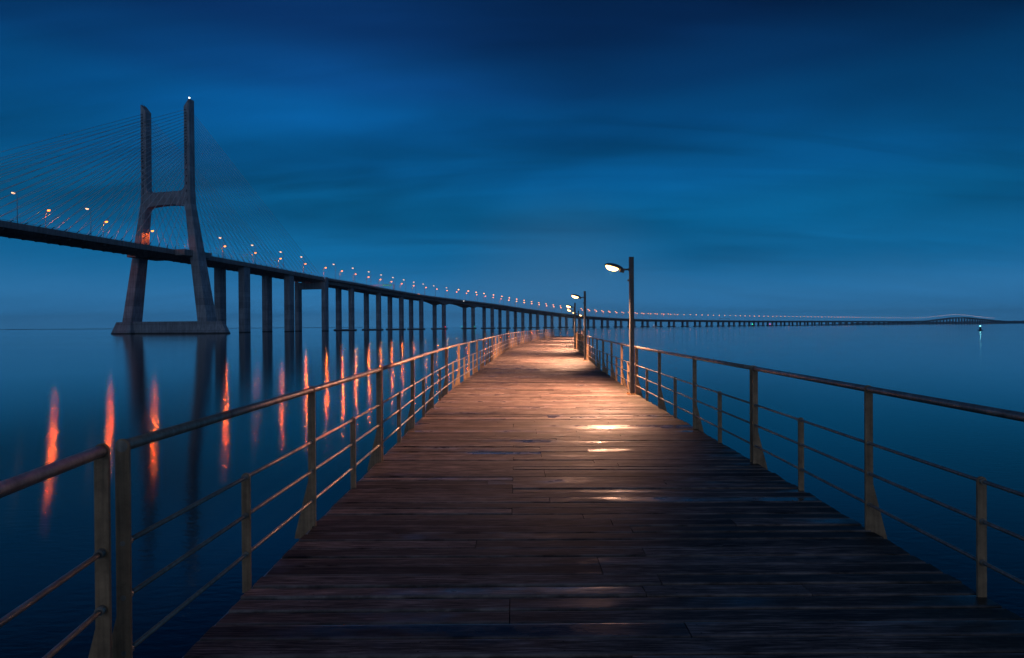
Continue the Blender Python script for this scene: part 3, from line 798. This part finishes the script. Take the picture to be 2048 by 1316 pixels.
# ------------------------------------------------------------------ gantries and sign on the viaduct
def gantry(t, label, lights):
    p, n_, d_ = frame(t); o3 = p - UP*1.1; g = empty('sign_gantry', o3); tag(g, label, 'gantry', 'sign gantries over the viaduct')
    for sg in (1, -1):
        m = MB(); m.box(o3 + n_*sg*14.6 + UP*3.9, n_*.35, d_*.35, UP*3.9); m.build('post', M_GREY, g, o3)
    m = MB()
    for z in (6.2, 7.6):
        for y in (-.5, .5): m.box(o3 + UP*z + d_*y, n_*14.9, d_*.09, UP*.09)
    for q in range(-14, 14, 2):
        a = o3 + n_*q + UP*6.2 - d_*.5; b = o3 + n_*(q+1) + UP*7.6 - d_*.5; c = o3 + n_*(q+2) + UP*6.2 - d_*.5
        m.tube([a, b], .07, 4); m.tube([b, c], .07, 4)
    m.build('truss', M_GREY, g, o3)
    for q in lights:
        m = MB(); m.box(o3 + n_*q + UP*6.9 - d_*.85, n_*.95, d_*.2, UP*.95); pn = m.build('signal_panel', M_DARK, g, o3)
        m = MB(); m.box(o3 + n_*q + UP*6.9 - d_*1.07, n_*.34, d_*.015, UP*.34); m.build('green_arrow', E_GREEN, pn, o3)
gantry(3.42, 'lattice sign gantry with green lane signals over the near viaduct', (2.2, 5.2, 8.2, 11.2))
gantry(25.35, 'small distant lattice gantry over the viaduct, right of the lamp posts', ())
p, n_, d_ = frame(5.45); o3 = p - UP*1.1 - n_*13.; g = empty('road_sign', o3); tag(g, 'low glowing orange road sign on the viaduct beside the street lamps', 'road sign')
for x in (-1.8, 1.8):
    m = MB(); m.box(o3 + n_*x + UP*1.6, n_*.12, d_*.12, UP*1.6); m.build('post', M_GREY, g, o3)
m = MB(); m.box(o3 + UP*4.5, n_*3.2, d_*.14, UP*1.35); pn = m.build('panel', M_GREY, g, o3)
m = MB(); m.box(o3 + UP*4.5 - d_*.17, n_*3.05, d_*.02, UP*1.2); m.build('lit_face', E_SIGN, pn, o3)

# ------------------------------------------------------------------ buoys and boat
def buoy(x, y, sc, em, label):
    o = empty('buoy', (x, y, WATER_Z)); tag(o, label, 'buoy', 'lit channel buoys'); o.scale = (sc,)*3
    m = MB(); m.tube([(0,0,-.6),(0,0,.0),(0,0,.28),(0,0,.42)], [.85,1.25,1.2,.5], 20); f = m.build('float', M_DARK, o)
    m = MB()
    for k in range(4):
        a = PI/4+k*PI/2; m.tube([(.48*math.cos(a), .48*math.sin(a), .35), (.18*math.cos(a), .18*math.sin(a), 2.1)], .07, 6)
    m.tube([(0,0,.4),(0,0,1.3),(0,0,2.1)], [.36,.3,.2], 10); m.tube([(0,0,2.05),(0,0,2.16)], .3, 12)
    m.build('tower', M_DARK, o)
    m = MB(); m.tube([(0,0,2.16),(0,0,2.55)], .2, 12); m.build('lantern', em, o)
    m = MB(); m.tube([(0,0,2.55),(0,0,2.65),(0,0,3.0)], [.24,.22,.03], 12); m.build('cap', M_DARK, o)
buoy(256., 311., 1.0, E_CYAN, 'dark buoy with a white-cyan light floating alone at the right')
buoy(498., 1178., 2.0, emit('green_buoy_light', (.02, 1., .3), 9.), 'tiny buoy with a green light near the distant viaduct piers')
buoy(535., 1180., 2.0, emit('magenta_buoy_light', (1., .02, .3), 9.), 'tiny buoy with a red light near the distant viaduct piers')
m_, nt_, b_ = new_mat('white_hull_paint'); b_.inputs['Base Color'].default_value = (.75, .75, .75, 1); b_.inputs['Roughness'].default_value = .4; M_WHITE = m_
bt = empty('boat', (283., 1130., WATER_Z), R(8)); tag(bt, 'small white boat lying below the distant viaduct beside the nearest lamp post', 'boat')
m = MB(); rings = []
for x, w_, z0, z1 in ((-5, 1.5, -.3, 1.1), (-2, 1.8, -.5, 1.1), (2, 1.7, -.5, 1.25), (4.5, .9, -.3, 1.5), (6, .06, .5, 1.7)):
    rings.append([(x, -w_*.6, z0), (x, w_*.6, z0), (x, w_, z1), (x, -w_, z1)])
m.loft(rings); m.build('hull', M_WHITE, bt)
m = MB(); m.loft([[(-3, -1.2, 1.05), (1.5, -1.2, 1.05), (1.5, 1.2, 1.05), (-3, 1.2, 1.05)], [(-2.8, -1., 2.8), (.6, -1., 2.8), (.6, 1., 2.8), (-2.8, 1., 2.8)]]); m.build('cabin', M_WHITE, bt)
m = MB(); m.tube([(-1, 0, 2.8), (-1, 0, 4.2)], .06, 6, 1); ellipsoid(m, (-1, 0, 4.4), (.3, 0, 0), (0, .3, 0), (0, 0, .3), 8, 6); m.build('masthead_light', [E_WHITE, M_DARK], bt)

# ------------------------------------------------------------------ render settings
cy = S.cycles
cy.use_denoising = True; cy.use_light_tree = True; cy.max_bounces = 6; cy.diffuse_bounces = 3; cy.glossy_bounces = 4
cy.transparent_max_bounces = 4; cy.caustics_reflective = False; cy.caustics_refractive = False
cy.sample_clamp_indirect = 6.
vs = S.view_settings; vs.view_transform = 'Standard'; vs.look = 'None'; vs.exposure = 0.; vs.gamma = 1.; vs.use_curve_mapping = False
